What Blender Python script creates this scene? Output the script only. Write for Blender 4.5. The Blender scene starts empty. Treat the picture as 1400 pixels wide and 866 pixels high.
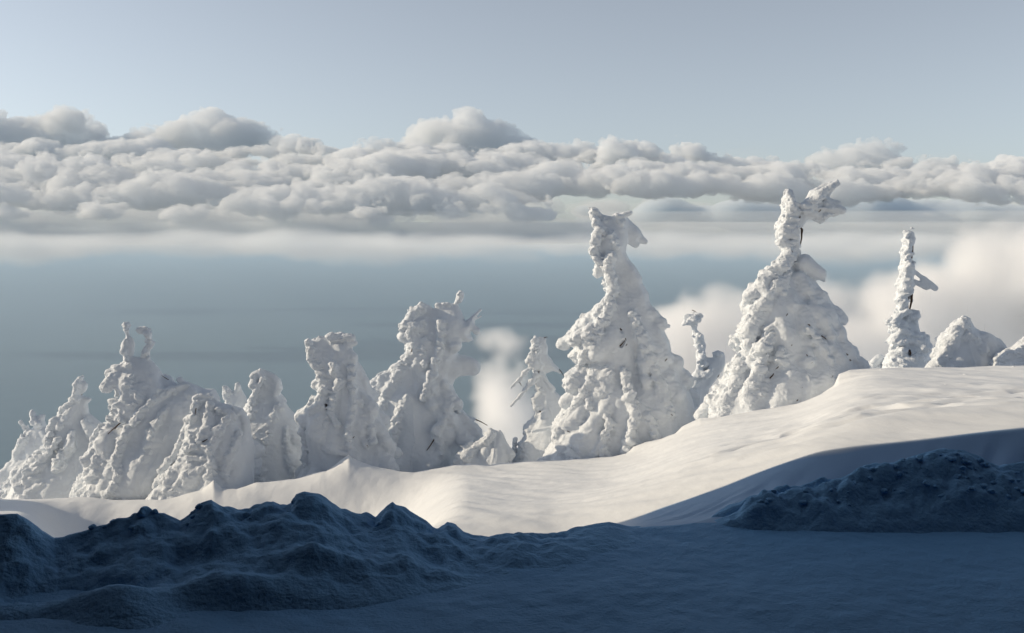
import bpy, math, random
import numpy as np
import openvdb as vdb
from mathutils import Vector

R = math.radians
sc = bpy.context.scene
COL = sc.collection

# ------------------------------------------------------------------ camera, sky, sun, exposure
F = 1345.0                       # focal length in photo pixels (1400 wide)
HORIZON = 335.0                  # photo row of the horizon
PITCH = math.atan((433 - HORIZON) / F)
cam = bpy.data.cameras.new('camera')
cam_o = bpy.data.objects.new('camera', cam)
COL.objects.link(cam_o)
sc.camera = cam_o
cam.sensor_width = 36
cam.lens = 36 * F / 1400
cam.clip_start = 0.1
cam.clip_end = 400000
cam_o.rotation_euler = (math.pi / 2 - PITCH, 0, 0)

SUN_EL, SUN_AZ = 22.0, -82.0     # azimuth from +Y (view direction) towards the left
world = bpy.data.worlds.new('World')
sc.world = world
world.use_nodes = True
nt = world.node_tree
bg = nt.nodes['Background']
sky = nt.nodes.new('ShaderNodeTexSky')
sky.sky_type = 'NISHITA'
sky.sun_disc = False
sky.sun_elevation = R(SUN_EL)
sky.sun_rotation = R(SUN_AZ)
sky.altitude = 1300
sky.air_density = 1.0
sky.dust_density = 2.0
sky.ozone_density = 3.0
hsv = nt.nodes.new('ShaderNodeHueSaturation')
hsv.inputs['Saturation'].default_value = 0.46
nt.links.new(sky.outputs[0], hsv.inputs['Color'])
tint = nt.nodes.new('ShaderNodeMix')
tint.data_type = 'RGBA'
tint.blend_type = 'MULTIPLY'
tint.inputs[0].default_value = 1
tint.inputs[7].default_value = (1.0, 1.0, 0.97, 1)
nt.links.new(hsv.outputs[0], tint.inputs[6])
nt.links.new(tint.outputs[2], bg.inputs[0])
bg.inputs[1].default_value = 0.142
S = Vector((math.sin(R(SUN_AZ)) * math.cos(R(SUN_EL)), math.cos(R(SUN_AZ)) * math.cos(R(SUN_EL)), math.sin(R(SUN_EL))))
sun = bpy.data.lights.new('sun', 'SUN')
sun.energy = 3.8
sun.angle = R(0.53)
sun.color = (1.0, 0.835, 0.61)
sun_o = bpy.data.objects.new('sun', sun)
COL.objects.link(sun_o)
sun_o.rotation_euler = S.to_track_quat('Z', 'Y').to_euler()
sc.view_settings.view_transform = 'Standard'
sc.view_settings.look = 'None'
sc.view_settings.exposure = -0.08
sc.view_settings.gamma = 1.0
cy = sc.cycles
cy.use_denoising = True
cy.max_bounces = 16
cy.diffuse_bounces = 5
cy.volume_bounces = 14
cy.transparent_max_bounces = 8
cy.volume_step_rate = 3
cy.volume_max_steps = 128
cy.caustics_reflective = False
cy.caustics_refractive = False
cy.sample_clamp_indirect = 4


# ------------------------------------------------------------------ helpers
def at(px, py, Y):
    u = (px - 700) / F
    v = (433 - py) / F
    dy = math.cos(PITCH) + v * math.sin(PITCH)
    dz = -math.sin(PITCH) + v * math.cos(PITCH)
    return np.array([u / dy * Y, Y, dz / dy * Y])


def basis(n, m, cell):
    x = np.arange(m) / cell
    i = np.floor(x).astype(int)
    f = x - i
    M = np.zeros((m, n), np.float32)
    r = np.arange(m)
    for k, w in enumerate([(1 - f) ** 3 / 6, (3 * f ** 3 - 6 * f ** 2 + 4) / 6, (-3 * f ** 3 + 3 * f ** 2 + 3 * f + 1) / 6, f ** 3 / 6]):
        M[r, i + k] += w
    return M


def noise(shape, cell, seed):
    """smooth 3D value noise on a whole grid (cubic B-spline of a random lattice), about -1..1"""
    if not hasattr(cell, '__len__'):
        cell = (cell,) * 3
    rng = np.random.default_rng(seed)
    dims = [int(math.floor((s - 1) / c)) + 4 for s, c in zip(shape, cell)]
    L = rng.uniform(-1, 1, dims).astype(np.float32)
    A, B, C = [basis(n, m, c) for n, m, c in zip(dims, shape, cell)]
    L = np.tensordot(A, L, (1, 0))
    L = np.einsum('abc,Bb->aBc', L, B, optimize=True)
    return (L @ C.T) * 2.2


def noise2(x, y, cell, seed, cy_=None):
    """the same noise in 2D at any points"""
    rng = np.random.default_rng(seed)
    N = 256
    T = rng.uniform(-1, 1, (N, N)).astype(np.float32)
    X = x / cell + 1000
    Y = y / (cy_ or cell) + 1000
    i = np.floor(X).astype(int)
    j = np.floor(Y).astype(int)
    f = X - i
    g = Y - j

    def w(f):
        return [(1 - f) ** 3 / 6, (3 * f ** 3 - 6 * f ** 2 + 4) / 6, (-3 * f ** 3 + 3 * f ** 2 + 3 * f + 1) / 6, f ** 3 / 6]
    a, b = w(f), w(g)
    s = 0
    for p in range(4):
        for q in range(4):
            s = s + a[p] * b[q] * T[(i + p) % N, (j + q) % N]
    return s * 2.0


def cells2(x, y, cell, seed):
    """distance to the nearest of scattered points, 0 at a point: 1-d gives clods"""
    rng = np.random.default_rng(seed)
    N = 128
    T = rng.uniform(0, 1, (N, N, 2)).astype(np.float32)
    H = rng.uniform(0.3, 1, (N, N)).astype(np.float32)
    X = x / cell + 1000
    Y = y / cell + 1000
    i = np.floor(X).astype(int)
    j = np.floor(Y).astype(int)
    best = np.zeros_like(X) - 9
    for p in (-1, 0, 1):
        for q in (-1, 0, 1):
            t = T[(i + p) % N, (j + q) % N]
            h = H[(i + p) % N, (j + q) % N]
            d2 = (i + p + t[..., 0] - X) ** 2 + (j + q + t[..., 1] - Y) ** 2
            best = np.maximum(best, h * (1 - 1.6 * d2))
    return np.clip(best, 0, 1)


def smooth1(a, n, axis):
    k = np.hanning(n + 2)[1:-1]
    k /= k.sum()
    pad = [(0, 0)] * a.ndim
    pad[axis] = (n // 2, n - 1 - n // 2)
    b = np.pad(a, pad, mode='edge')
    return np.apply_along_axis(lambda v: np.convolve(v, k, 'valid'), axis, b)


def ss(x, a, b):
    t = np.clip((x - a) / (b - a), 0, 1)
    return t * t * (3 - 2 * t)


def mesh(name, co, faces, material, parent=None, smooth=True, attr=None):
    me = bpy.data.meshes.new(name)
    co = np.asarray(co, np.float32)
    faces = np.asarray(faces, np.int32)
    k = faces.shape[1]
    me.vertices.add(len(co))
    me.vertices.foreach_set('co', co.ravel())
    me.loops.add(len(faces) * k)
    me.loops.foreach_set('vertex_index', faces.ravel())
    me.polygons.add(len(faces))
    me.polygons.foreach_set('loop_start', np.arange(len(faces), dtype=np.int32) * k)
    me.update(calc_edges=True)
    if attr is not None:
        a = me.attributes.new('rime', 'FLOAT', 'POINT')
        a.data.foreach_set('value', np.asarray(attr, np.float32))
    if smooth:
        me.shade_smooth()
    me.materials.append(material)
    o = bpy.data.objects.new(name, me)
    COL.objects.link(o)
    if parent is not None:
        o.parent = parent
    return o


def tag(o, label=None, cat=None, group=None, kind=None):
    if label:
        o['label'] = label
    if cat:
        o['category'] = cat
    if group:
        o['group'] = group
    if kind:
        o['kind'] = kind
    return o


def empty(name, loc):
    o = bpy.data.objects.new(name, None)
    COL.objects.link(o)
    o.location = loc
    return o


def iso(d, origin, vox, level=0.0):
    g = vdb.FloatGrid(background=20.0)
    g.copyFromArray(np.ascontiguousarray(np.clip(d, -8, 8).astype(np.float32)))
    p, t, q = g.convertToPolygons(isovalue=level, adaptivity=0)
    return p, q


# ------------------------------------------------------------------ materials
def snow_material(name, base, rough=0.75, bumps=(), attr=False, sss=0.0, sparkle=False):
    """bumps: (scale, strength, distance, stretch)"""
    m = bpy.data.materials.new(name)
    m.use_nodes = True
    t = m.node_tree
    p = t.nodes['Principled BSDF']
    p.inputs['Roughness'].default_value = rough
    p.inputs['Specular IOR Level'].default_value = 0.25
    if sss:
        p.inputs['Subsurface Weight'].default_value = sss
        p.inputs['Subsurface Radius'].default_value = (1.0, 1.1, 1.3)
        p.inputs['Subsurface Scale'].default_value = 0.05
    tc = t.nodes.new('ShaderNodeTexCoord')
    n = t.nodes.new('ShaderNodeTexNoise')
    n.inputs['Scale'].default_value = 1.3
    n.inputs['Detail'].default_value = 4
    t.links.new(tc.outputs['Object'], n.inputs['Vector'])
    mx = t.nodes.new('ShaderNodeMix')
    mx.data_type = 'RGBA'
    mx.inputs[6].default_value = (*[c * 0.93 for c in base], 1)
    mx.inputs[7].default_value = (*base, 1)
    t.links.new(n.outputs[0], mx.inputs[0])
    t.links.new(mx.outputs[2], p.inputs['Base Color'])
    prev = None
    for sc_, st, dist, stretch in bumps:
        mp = t.nodes.new('ShaderNodeMapping')
        mp.inputs['Scale'].default_value = stretch
        t.links.new(tc.outputs['Object'], mp.inputs['Vector'])
        tn = t.nodes.new('ShaderNodeTexNoise')
        tn.inputs['Scale'].default_value = sc_
        tn.inputs['Detail'].default_value = 3
        t.links.new(mp.outputs[0], tn.inputs['Vector'])
        b = t.nodes.new('ShaderNodeBump')
        b.inputs['Distance'].default_value = dist
        b.inputs['Strength'].default_value = st
        if attr:
            a = t.nodes.new('ShaderNodeAttribute')
            a.attribute_name = 'rime'
            mr = t.nodes.new('ShaderNodeMapRange')
            mr.inputs['To Min'].default_value = st * 0.4
            mr.inputs['To Max'].default_value = st
            t.links.new(a.outputs['Fac'], mr.inputs['Value'])
            t.links.new(mr.outputs[0], b.inputs['Strength'])
        t.links.new(tn.outputs[0], b.inputs['Height'])
        if prev:
            t.links.new(prev.outputs[0], b.inputs['Normal'])
        prev = b
    if prev:
        t.links.new(prev.outputs[0], p.inputs['Normal'])
    return m


M_TREE = snow_material('rime_snow', (0.72, 0.76, 0.805), 0.7, [(9, 0.5, 0.09, (1, 1, 1)), (26, 0.4, 0.04, (1, 1, 1))], attr=True)
M_SLOPE = snow_material('wind_snow', (0.78, 0.80, 0.82), 0.6, [(1.2, 0.5, 0.10, (1, 0.35, 1)), (6, 0.25, 0.03, (1, 0.3, 1)), (60, 0.25, 0.006, (1, 1, 1))])
M_ROAD = snow_material('trampled_snow_blue_shade', (0.15, 0.35, 0.60), 0.7, [(9, 0.45, 0.03, (1, 1, 1)), (45, 0.6, 0.012, (1, 1, 1))])  # trampled snow, with the blue of the foreground shade put into its colour
M_BERM = snow_material('ploughed_snow_blue_shade', (0.19, 0.40, 0.65), 0.8, [(11, 0.6, 0.04, (1, 1, 1)), (40, 0.7, 0.015, (1, 1, 1))])  # ploughed snow, its base colour also carries the blue shade


M_BANKED = snow_material('wind_snow_with_bank_shade', (0.78, 0.80, 0.82), 0.6, [(1.2, 0.5, 0.10, (1, 0.35, 1)), (6, 0.25, 0.03, (1, 0.3, 1)), (60, 0.25, 0.006, (1, 1, 1))])
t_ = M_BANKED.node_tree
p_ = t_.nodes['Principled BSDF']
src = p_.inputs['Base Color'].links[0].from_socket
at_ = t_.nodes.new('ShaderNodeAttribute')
at_.attribute_name = 'rime'  # on this mesh the attribute holds the bank shade mask, not rime
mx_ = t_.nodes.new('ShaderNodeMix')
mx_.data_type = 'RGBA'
mx_.inputs[7].default_value = (0.27, 0.42, 0.62, 1)     # shade of the cut bank painted into the snow colour
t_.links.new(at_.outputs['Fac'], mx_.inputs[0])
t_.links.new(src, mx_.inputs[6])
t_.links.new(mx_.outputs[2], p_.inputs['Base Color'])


def simple_material(name, base, rough=0.8, scale=6.0, var=0.5, bump=0.02, stretch=(1, 1, 1)):
    m = bpy.data.materials.new(name)
    m.use_nodes = True
    t = m.node_tree
    p = t.nodes['Principled BSDF']
    p.inputs['Roughness'].default_value = rough
    tc = t.nodes.new('ShaderNodeTexCoord')
    mp = t.nodes.new('ShaderNodeMapping')
    mp.inputs['Scale'].default_value = stretch
    n = t.nodes.new('ShaderNodeTexNoise')
    n.inputs['Scale'].default_value = scale
    n.inputs['Detail'].default_value = 5
    mx = t.nodes.new('ShaderNodeMix')
    mx.data_type = 'RGBA'
    mx.inputs[6].default_value = (*[c * var for c in base], 1)
    mx.inputs[7].default_value = (*base, 1)
    b = t.nodes.new('ShaderNodeBump')
    b.inputs['Distance'].default_value = bump
    t.links.new(tc.outputs['Object'], mp.inputs['Vector'])
    t.links.new(mp.outputs[0], n.inputs['Vector'])
    t.links.new(n.outputs[0], mx.inputs[0])
    t.links.new(n.outputs[0], b.inputs['Height'])
    t.links.new(mx.outputs[2], p.inputs['Base Color'])
    t.links.new(b.outputs[0], p.inputs['Normal'])
    return m


M_BARK = simple_material('bark', (0.10, 0.055, 0.035), 0.9, 20, 0.4, 0.01, (1, 1, 0.2))
M_WOOD = simple_material('timber_wall', (0.09, 0.09, 0.10), 0.8, 3, 0.6, 0.01, (1, 1, 0.1))
M_GLASS = simple_material('window_glass', (0.03, 0.04, 0.05), 0.05, 1, 0.9, 0.0)
M_TRIM = simple_material('painted_trim', (0.45, 0.43, 0.40), 0.6, 8, 0.9, 0.003)


def volume_material(name, density, color=(1, 1, 1), aniso=0.0):
    m = bpy.data.materials.new(name)
    m.use_nodes = True
    t = m.node_tree
    t.nodes.clear()
    out = t.nodes.new('ShaderNodeOutputMaterial')
    v = t.nodes.new('ShaderNodeVolumePrincipled')
    v.inputs['Color'].default_value = (*color, 1)
    v.inputs['Density'].default_value = density
    v.inputs['Anisotropy'].default_value = aniso
    t.links.new(v.outputs[0], out.inputs['Volume'])
    return m


# ------------------------------------------------------------------ terrain
EYE = 2.2
CREST = [(-900, 694), (0, 691), (90, 687), (170, 686), (215, 686), (245, 679), (270, 674), (286, 660), (298, 674), (318, 677), (345, 666),
         (400, 660), (442, 649), (458, 636), (474, 624), (488, 632), (505, 638), (525, 643), (545, 648), (563, 650), (590, 644), (620, 638),
         (640, 638), (665, 641), (700, 638), (760, 634), (840, 631), (858, 629), (868, 616), (884, 609), (905, 606), (925, 600), (935, 589),
         (960, 577), (985, 577), (1040, 567), (1100, 559), (1125, 550), (1143, 534), (1150, 515), (1165, 509), (1200, 507), (1290, 505),
         (1400, 502), (1800, 498)]
CREST_Y = [(-900, 25), (0, 24.4), (220, 24.0), (340, 24.0), (420, 24.3), (520, 24.8), (700, 25.2), (860, 25.3), (980, 23.2), (1150, 22.6), (1250, 22.4), (1800, 21.5)]
LIP = [(-900, 745), (0, 745), (600, 752), (760, 752), (800, 742), (860, 722), (930, 698), (1000, 670), (1070, 641), (1110, 626), (1130, 620), (1180, 613), (1250, 606), (1400, 588), (1800, 560)]
EDGE = [(-900, 748), (600, 748), (700, 748), (760, 745), (820, 735), (880, 727), (980, 724), (1800, 724)]


def pl(table, x):
    t = np.array(table, float)
    return np.interp(x, t[:, 0], t[:, 1])


def crest_smooth(px):
    q = np.arange(-900, 1801, 4.0)
    v = smooth1(pl(CREST, q), 45, 0)
    return np.interp(px, q, v)


def base_height(px, Y):
    """ground height for photo columns px (1D) and depths Y (1D): array (len(px), len(Y))"""
    uu = (px - 700) / F
    q_ = np.arange(-900, 1801, 4.0)
    Yc = np.interp(px, q_, smooth1(pl(CREST_Y, q_), 45, 0))
    zc = -(crest_smooth(px) - HORIZON) / F * Yc
    bump = -(pl(CREST, px) - crest_smooth(px)) / F * Yc
    Yl = 9.65 / (1 + 0.14 * uu)
    Yl = np.clip(Yl, 7.9, 11)
    qq = np.arange(-900, 1801, 4.0)
    zl = -(np.interp(px, qq, smooth1(pl(LIP, qq), 13, 0)) - HORIZON) / F * Yl
    Ye = EYE * F / (pl(EDGE, px) - HORIZON)
    steep = ss(px, 930, 1120)
    Z = np.zeros((len(px), len(Y)), np.float32)
    for i in range(len(px)):
        foot = Ye[i] * (1 - steep[i]) + (Yl[i] - 0.62) * steep[i]
        foot = min(foot, Yl[i] - 0.1)
        Z[i] = np.interp(Y, [0, foot, Yl[i], Yc[i], Yc[i] + 2.0, Yc[i] + 6, Yc[i] + 20, 80, 320, 2600],
                         [-EYE, -EYE, zl[i], zc[i], zc[i] - 0.6, zc[i] - 2.6, zc[i] - 13, zc[i] - 45, -210, -1320])
        d = Y - Yc[i]
        sw = ss(px[i], 10, 150) * (1 - ss(px[i], 440, 640))
        Z[i] -= sw * 1.7 * ss(-d, 0.5, 3.6) * ss(Y, 9.8, 14)
        Z[i] += bump[i] * np.where(d < 0, np.exp(-(d / 0.75) ** 2), np.exp(-(d / 3.0) ** 2))
    return Z


def shade_knoll(X, Y):
    return (6.0 * np.exp(-((X + 18.5) / 3.4) ** 2 - ((Y - 14.8) / 2.6) ** 2)
            + 6.4 * np.exp(-((X + 17.2) / 2.3) ** 2 - ((Y - 22.0) / 1.6) ** 2))


def detail_height(X, Y, Z, px):
    """drifts, ripples and footprints on the slope; grain on the road"""
    far = ss(Y, 8.2, 11)
    far = far * (1 - ss(px, 1000, 1150) * (1 - ss(Y, 9.8, 12)))
    Z = Z + far * (0.10 * noise2(X, Y, 3.0, 11) + 0.03 * noise2(X, Y, 0.9, 12, 2.2))
    # wind ripples
    rip = noise2(X * 0.9 + Y * 0.45, Y * 0.9 - X * 0.45, 0.22, 13, 1.1)
    Z = Z + far * (0.016 * rip + 0.012 * np.abs(noise2(X + 0.4 * Y, Y, 0.5, 21, 1.6)) + 0.006 * noise2(X, Y, 0.16, 22))
    # old tracks along the right-hand crest
    band = ss(px, 900, 1080) * np.exp(-((Y - (13.5 + 0.002 * (px - 1000))) / 2.4) ** 2)
    Z = Z - band * 0.09 * np.clip(noise2(X, Y, 0.34, 14) * 1.4 - 0.2, 0, 1) + band * 0.03 * noise2(X, Y, 0.25, 15)
    # ploughed streaks on the cut bank
    bank = ss(px, 860, 960) * ss(Y, 7.7, 8.2) * (1 - ss(Y, 8.6, 9.1))
    Z = Z + bank * 0.022 * noise2(X + 1.6 * Y, Y - 1.2 * X, 0.9, 16, 0.10)
    near = 1 - ss(Y, 7.4, 8.2)
    Z = Z + near * (0.012 * noise2(X, Y, 0.5, 17) + 0.006 * noise2(X, Y, 0.12, 18) + 0.003 * noise2(X, Y, 0.045, 19))
    # unseen mounds left of the picture, added to shade the slope
    Z = Z + shade_knoll(X, Y)
    return Z


def grid_faces(nx, ny):
    i = np.arange(nx - 1)[:, None] * ny + np.arange(ny - 1)[None, :]
    i = i.ravel()
    return np.stack([i, i + ny, i + ny + 1, i + 1], 1)


PX = np.concatenate([np.arange(-420, -20, 8), np.arange(-20, 1421, 2.0), np.arange(1424, 1820, 8)])
YY = np.concatenate([np.linspace(3.4, 5.6, 40), np.arange(5.615, 10.2, 0.0165), 10.2 * (29.5 / 10.2) ** np.linspace(0.004, 1, 270),
                     29.5 * (2600 / 29.5) ** np.linspace(0.02, 1, 60)])
Z0 = base_height(PX, YY)
Z0 = smooth1(Z0, 5, 1)
k = YY > 9.0
Zs = smooth1(Z0, 17, 1)
wgt = ss(YY, 9.6, 12)[None, :]
Z0 = Z0 * (1 - wgt) + Zs * wgt
GX = ((PX[:, None] - 700) / F) * YY[None, :] * 1.0
GY = np.broadcast_to(YY[None, :], GX.shape)
PP = np.broadcast_to(PX[:, None], GX.shape)
GZ = detail_height(GX, GY, Z0, PP)
split = int(np.argmin(abs(YY - 7.62)))


def patch(name, j0, j1, material, attr=None):
    co = np.stack([GX[:, j0:j1], GY[:, j0:j1], GZ[:, j0:j1]], -1).reshape(-1, 3)
    return mesh(name, co, grid_faces(len(PX), j1 - j0), material, attr=attr)


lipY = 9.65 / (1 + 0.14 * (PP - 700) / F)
BANK_SHADE = ss(PP, 820, 900) * (1 - ss(GY - lipY + 0.05 * noise2(GX, GY, 0.3, 91), -0.04, 0.05))  # where the bank's shade colour is painted, ending at the lip
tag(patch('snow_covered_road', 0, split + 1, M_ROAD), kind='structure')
tag(patch('snow_slope', split, len(YY), M_BANKED, BANK_SHADE[:, split:].ravel()), kind='structure')

# wider ground all round, a little lower under the two sheets above
gx = np.concatenate([np.arange(-400, -40, 20), np.arange(-40, 41, 1.0), np.arange(60, 401, 20)])
gy = np.concatenate([np.arange(-300, -20, 20), np.arange(-20, 60, 1.0), np.arange(60, 600, 20)])
X2, Y2 = np.meshgrid(gx, gy, indexing='ij')
Z2 = np.zeros_like(X2)
for a in range(len(gx)):
    for b in range(len(gy)):
        y = gy[b]
        if y < 3.4:
            Z2[a, b] = -EYE
        else:
            p_ = np.clip(700 + F * gx[a] / y, -900, 1800)
            zz = base_height(np.array([p_]), np.array([y]))[0, 0]
            Z2[a, b] = zz
inside = (abs(X2 / np.maximum(Y2, 0.1) - 0) < 0.8) & (Y2 > 3)
Z2 = Z2 + shade_knoll(X2, Y2) - np.where(inside, 0.9, 0.05)
tag(mesh('snow_field', np.stack([X2, Y2, Z2], -1).reshape(-1, 3), grid_faces(len(gx), len(gy)), M_SLOPE), kind='structure')


# ------------------------------------------------------------------ ploughed banks in the foreground
def interp_ground(px, Y):
    i = int(np.clip(np.searchsorted(PX, px), 0, len(PX) - 1))
    j = int(np.clip(np.searchsorted(YY, Y), 0, len(YY) - 1))
    return float(GZ[i, j])


def bank(name, label, x0, x1, top, depth, front, back, y0, y1, seed, clod, lumps):
    ii = np.where((PX >= x0) & (PX <= x1))[0]
    jj = np.where((YY >= y0) & (YY <= y1))[0]
    X, Y, P, B = [a[np.ix_(ii, jj)] for a in (GX, GY, PP, GZ)]
    Yb = pl(depth, P)
    q = np.arange(x0 - 100, x1 + 101, 2.0)
    tsm = np.interp(P, q, smooth1(pl(top, q), 61, 0))
    near_crest = np.exp(-((Yb - Y) / 0.16) ** 2)
    row = tsm + (pl(top, P) - tsm) * near_crest + (1 - near_crest) * 5 * noise2(X, Y, 0.9, seed + 9, 0.5)
    zt = -(row - HORIZON) / F * Yb
    fr = pl(front, P)
    t = (Yb - Y)
    f = np.where(t > 0, np.clip(1 - t / fr, 0, 1), np.clip(1 + t / back, 0, 1))
    f = np.where(t > 0, f ** 1.15, ss(f, 0, 1))
    rel = np.where(t > 0, np.minimum(-EYE, B), B)
    h = (zt - rel) * f
    ramp = ss(f, 0.0, 0.35)
    crest = np.exp(-(t / 0.05) ** 2)
    taper = 1 - 0.85 * ss(P, 640, 860) * (x0 < 0)
    cz = np.exp(-((t - 0.10) / 0.28) ** 2)
    n = taper * clod * ((0.15 + 0.5 * cz) * cells2(X, Y, 0.30, seed) + (0.08 + 0.30 * cz) * cells2(X + 5, Y, 0.13, seed + 1) + 0.12 * cells2(X, Y + 3, 0.06, seed + 2) - 0.25
                + 0.55 * noise2(X, Y, 0.7, seed + 3, 0.4) + 0.25 * np.abs(noise2(X, Y, 0.22, seed + 4)) + 0.10 * noise2(X, Y, 0.05, seed + 5))
    cut = ss(P, x0, x0 + 90) * (1 - ss(P, x1 - 60, x1)) if x0 > 0 else 1 - ss(P, x1 - 60, x1)
    h = h * cut
    z = rel + h + n * ramp * cut * (1 - 0.8 * crest)
    for (lx, ly, sx, sy, hh) in lumps:
        z = z + hh * np.exp(-((P - lx) / sx) ** 2 - ((Y - ly) / sy) ** 2)
    z = z - 0.03 * (1 - ss(f * cut, 0.0, 0.12))
    z = np.maximum(z, B - 0.03)
    ny = len(jj)
    fc = grid_faces(len(ii), ny)
    keep = (z > B - 0.012).ravel()
    fc = fc[keep[fc].any(1)]
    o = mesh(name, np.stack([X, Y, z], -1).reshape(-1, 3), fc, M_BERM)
    tag(o, label, 'snow bank')
    return o, (ii, jj, z)


TOP_L = [(-420, 700), (-60, 706), (0, 710), (12, 709), (30, 720), (45, 733), (62, 743), (72, 741), (85, 738), (105, 732), (118, 726), (135, 722), (150, 714), (165, 713),
         (178, 708), (200, 705), (216, 706), (230, 713), (238, 717), (248, 710), (260, 700), (270, 692), (282, 689), (295, 697), (310, 704), (335, 709), (342, 702),
         (360, 695), (368, 694), (378, 699), (393, 696), (400, 684), (412, 679), (425, 682), (440, 690), (450, 696), (465, 705), (490, 713), (497, 711), (510, 719),
         (515, 712), (525, 698), (534, 692), (548, 704), (562, 713), (580, 724), (590, 733), (600, 731), (610, 722), (622, 725), (632, 737), (645, 744), (690, 742),
         (730, 742), (745, 747), (758, 748), (775, 745), (781, 737), (795, 731), (815, 727), (835, 724), (860, 730), (900, 745)]
DEP_L = [(-420, 6.3), (0, 6.5), (200, 6.75), (420, 6.95), (600, 7.12), (760, 7.2), (860, 7.5), (900, 7.55)]
berm, berm_grid = bank('ploughed_snow_bank', 'lumpy ploughed snow bank in blue shade along the left of the road', -420, 900, TOP_L, DEP_L,
                       [(-420, 1.0), (0, 0.95), (250, 1.1), (500, 1.3), (700, 1.0), (900, 0.5)], 0.35, 4.6, 8.3, 31, 0.11,
                       [(150, 5.72, 75, 0.22, 0.16), (300, 5.95, 90, 0.13, 0.10), (430, 6.25, 70, 0.10, 0.09), (560, 6.35, 60, 0.1, 0.06),
                        (60, 6.0, 110, 0.12, -0.10), (260, 6.35, 90, 0.1, -0.05)])
TOP_R = [(960, 730), (1000, 722), (1012, 713), (1040, 705), (1060, 698), (1080, 691), (1100, 686), (1120, 677), (1145, 668), (1160, 665), (1180, 655), (1200, 648),
         (1230, 638), (1265, 624), (1300, 617), (1325, 619), (1350, 628), (1375, 641), (1388, 637), (1420, 633), (1500, 640), (1600, 690), (1700, 730)]
mound, mound_grid = bank('snow_mound', 'rounded heap of dumped snow in shade at the right edge', 960, 1700, TOP_R, [(960, 7.75), (1300, 8.0), (1700, 7.9)],
                         [(960, 0.25), (1100, 0.5), (1300, 0.62), (1700, 0.6)], 0.3, 7.0, 9.2, 61, 0.15, [])


def clod(parent, px, py, r, Y, seed, squash=0.7, data=False):
    """one broken block of snow: a noisy lump"""
    n = 22
    rng = np.random.default_rng(seed)
    a = np.linspace(-1.5, 1.5, n)
    g = np.meshgrid(a, a, a, indexing='ij')
    d = 0
    pts = rng.normal(0, 1, (7, 3))
    pts /= np.linalg.norm(pts, axis=1)[:, None]
    base = np.sqrt(g[0] ** 2 + g[1] ** 2 + (g[2] / squash) ** 2) - 0.95
    for q in pts:
        base = np.maximum(base, g[0] * q[0] + g[1] * q[1] + g[2] / squash * q[2] - rng.uniform(0.6, 0.85))
    base = base - 0.16 * noise((n, n, n), 5, seed) - 0.08 * noise((n, n, n), 2.5, seed + 1)
    p, q = iso(base * 6, None, 1)
    s = r / F * Y
    c = at(px, py, Y)
    p = (p / (n - 1) * 3 - 1.5) * s
    ang = rng.uniform(0, 6.28)
    p = np.stack([p[:, 0] * math.cos(ang) - p[:, 1] * math.sin(ang), p[:, 0] * math.sin(ang) + p[:, 1] * math.cos(ang), p[:, 2]], 1)
    if data:
        return p + c, q
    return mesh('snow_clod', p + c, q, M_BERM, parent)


for i, (px, py, r) in enumerate([(198, 701, 12), (185, 706, 8), (212, 700, 6), (126, 721, 6), (157, 715, 8), (140, 722, 6), (233, 715, 6), (410, 688, 13), (425, 692, 11), (399, 697, 7),
                                 (497, 716, 7), (534, 702, 11), (526, 709, 8), (549, 712, 9), (613, 727, 9), (601, 731, 5), (283, 698, 9), (268, 704, 9), (365, 701, 8), (345, 708, 7),
                                 (470, 712, 8), (450, 704, 9), (651, 748, 4), (700, 747, 4), (783, 742, 5), (580, 729, 6), (667, 749, 5)]):
    Yq = float(pl(DEP_L, px))
    clod(berm, px, py, r, Yq, 200 + i)
rngc = np.random.default_rng(78)
for i in range(70):
    px = rngc.uniform(90, 800)
    Yq = float(pl(DEP_L, px)) - rngc.uniform(0.0, 0.14)
    ii, jj, zz = berm_grid
    a = int(np.clip(np.searchsorted(PX[ii], px), 0, len(ii) - 1))
    b = int(np.clip(np.searchsorted(YY[jj], Yq), 0, len(jj) - 1))
    clod(berm, px, HORIZON - zz[a, b] / Yq * F, rngc.uniform(2.5, 8) * (1 if px < 620 else 0.6), Yq, 500 + i)
rngc = np.random.default_rng(77)
for i in range(110):
    px = rngc.uniform(1005, 1400)
    Yq = rngc.uniform(7.6, 7.95)
    r = rngc.uniform(2.5, 6.5)
    zt = interp_ground(px, Yq)
    ii, jj, zz = mound_grid
    a = int(np.clip(np.searchsorted(PX[ii], px), 0, len(ii) - 1))
    b = int(np.clip(np.searchsorted(YY[jj], Yq), 0, len(jj) - 1))
    py = HORIZON - max(zz[a, b], zt) / Yq * F - r * 0.35
    clod(mound, px, py, r, Yq, 300 + i)


# crumbs of fallen rime lying on the slope below the trees
rngf = np.random.default_rng(5)
cs, fs, off = [], [], 0
for i in range(150):
    px = rngf.uniform(60, 1400)
    yc = float(pl(CREST_Y, px))
    Yq = yc - abs(rngf.normal(0, 2.2)) - 0.3 if i % 3 else rngf.uniform(12, 20)
    if i % 3 == 0:
        px = rngf.uniform(900, 1400)
    z = interp_ground(px, Yq)
    p, q = clod(None, px, HORIZON - z / Yq * F, rngf.uniform(1.2, 3.2), Yq, 900 + i, data=True)
    cs.append(p)
    fs.append(q + off)
    off += len(p)
tag(mesh('fallen_rime', np.concatenate(cs), np.concatenate(fs), M_SLOPE), kind='stuff')


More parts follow.
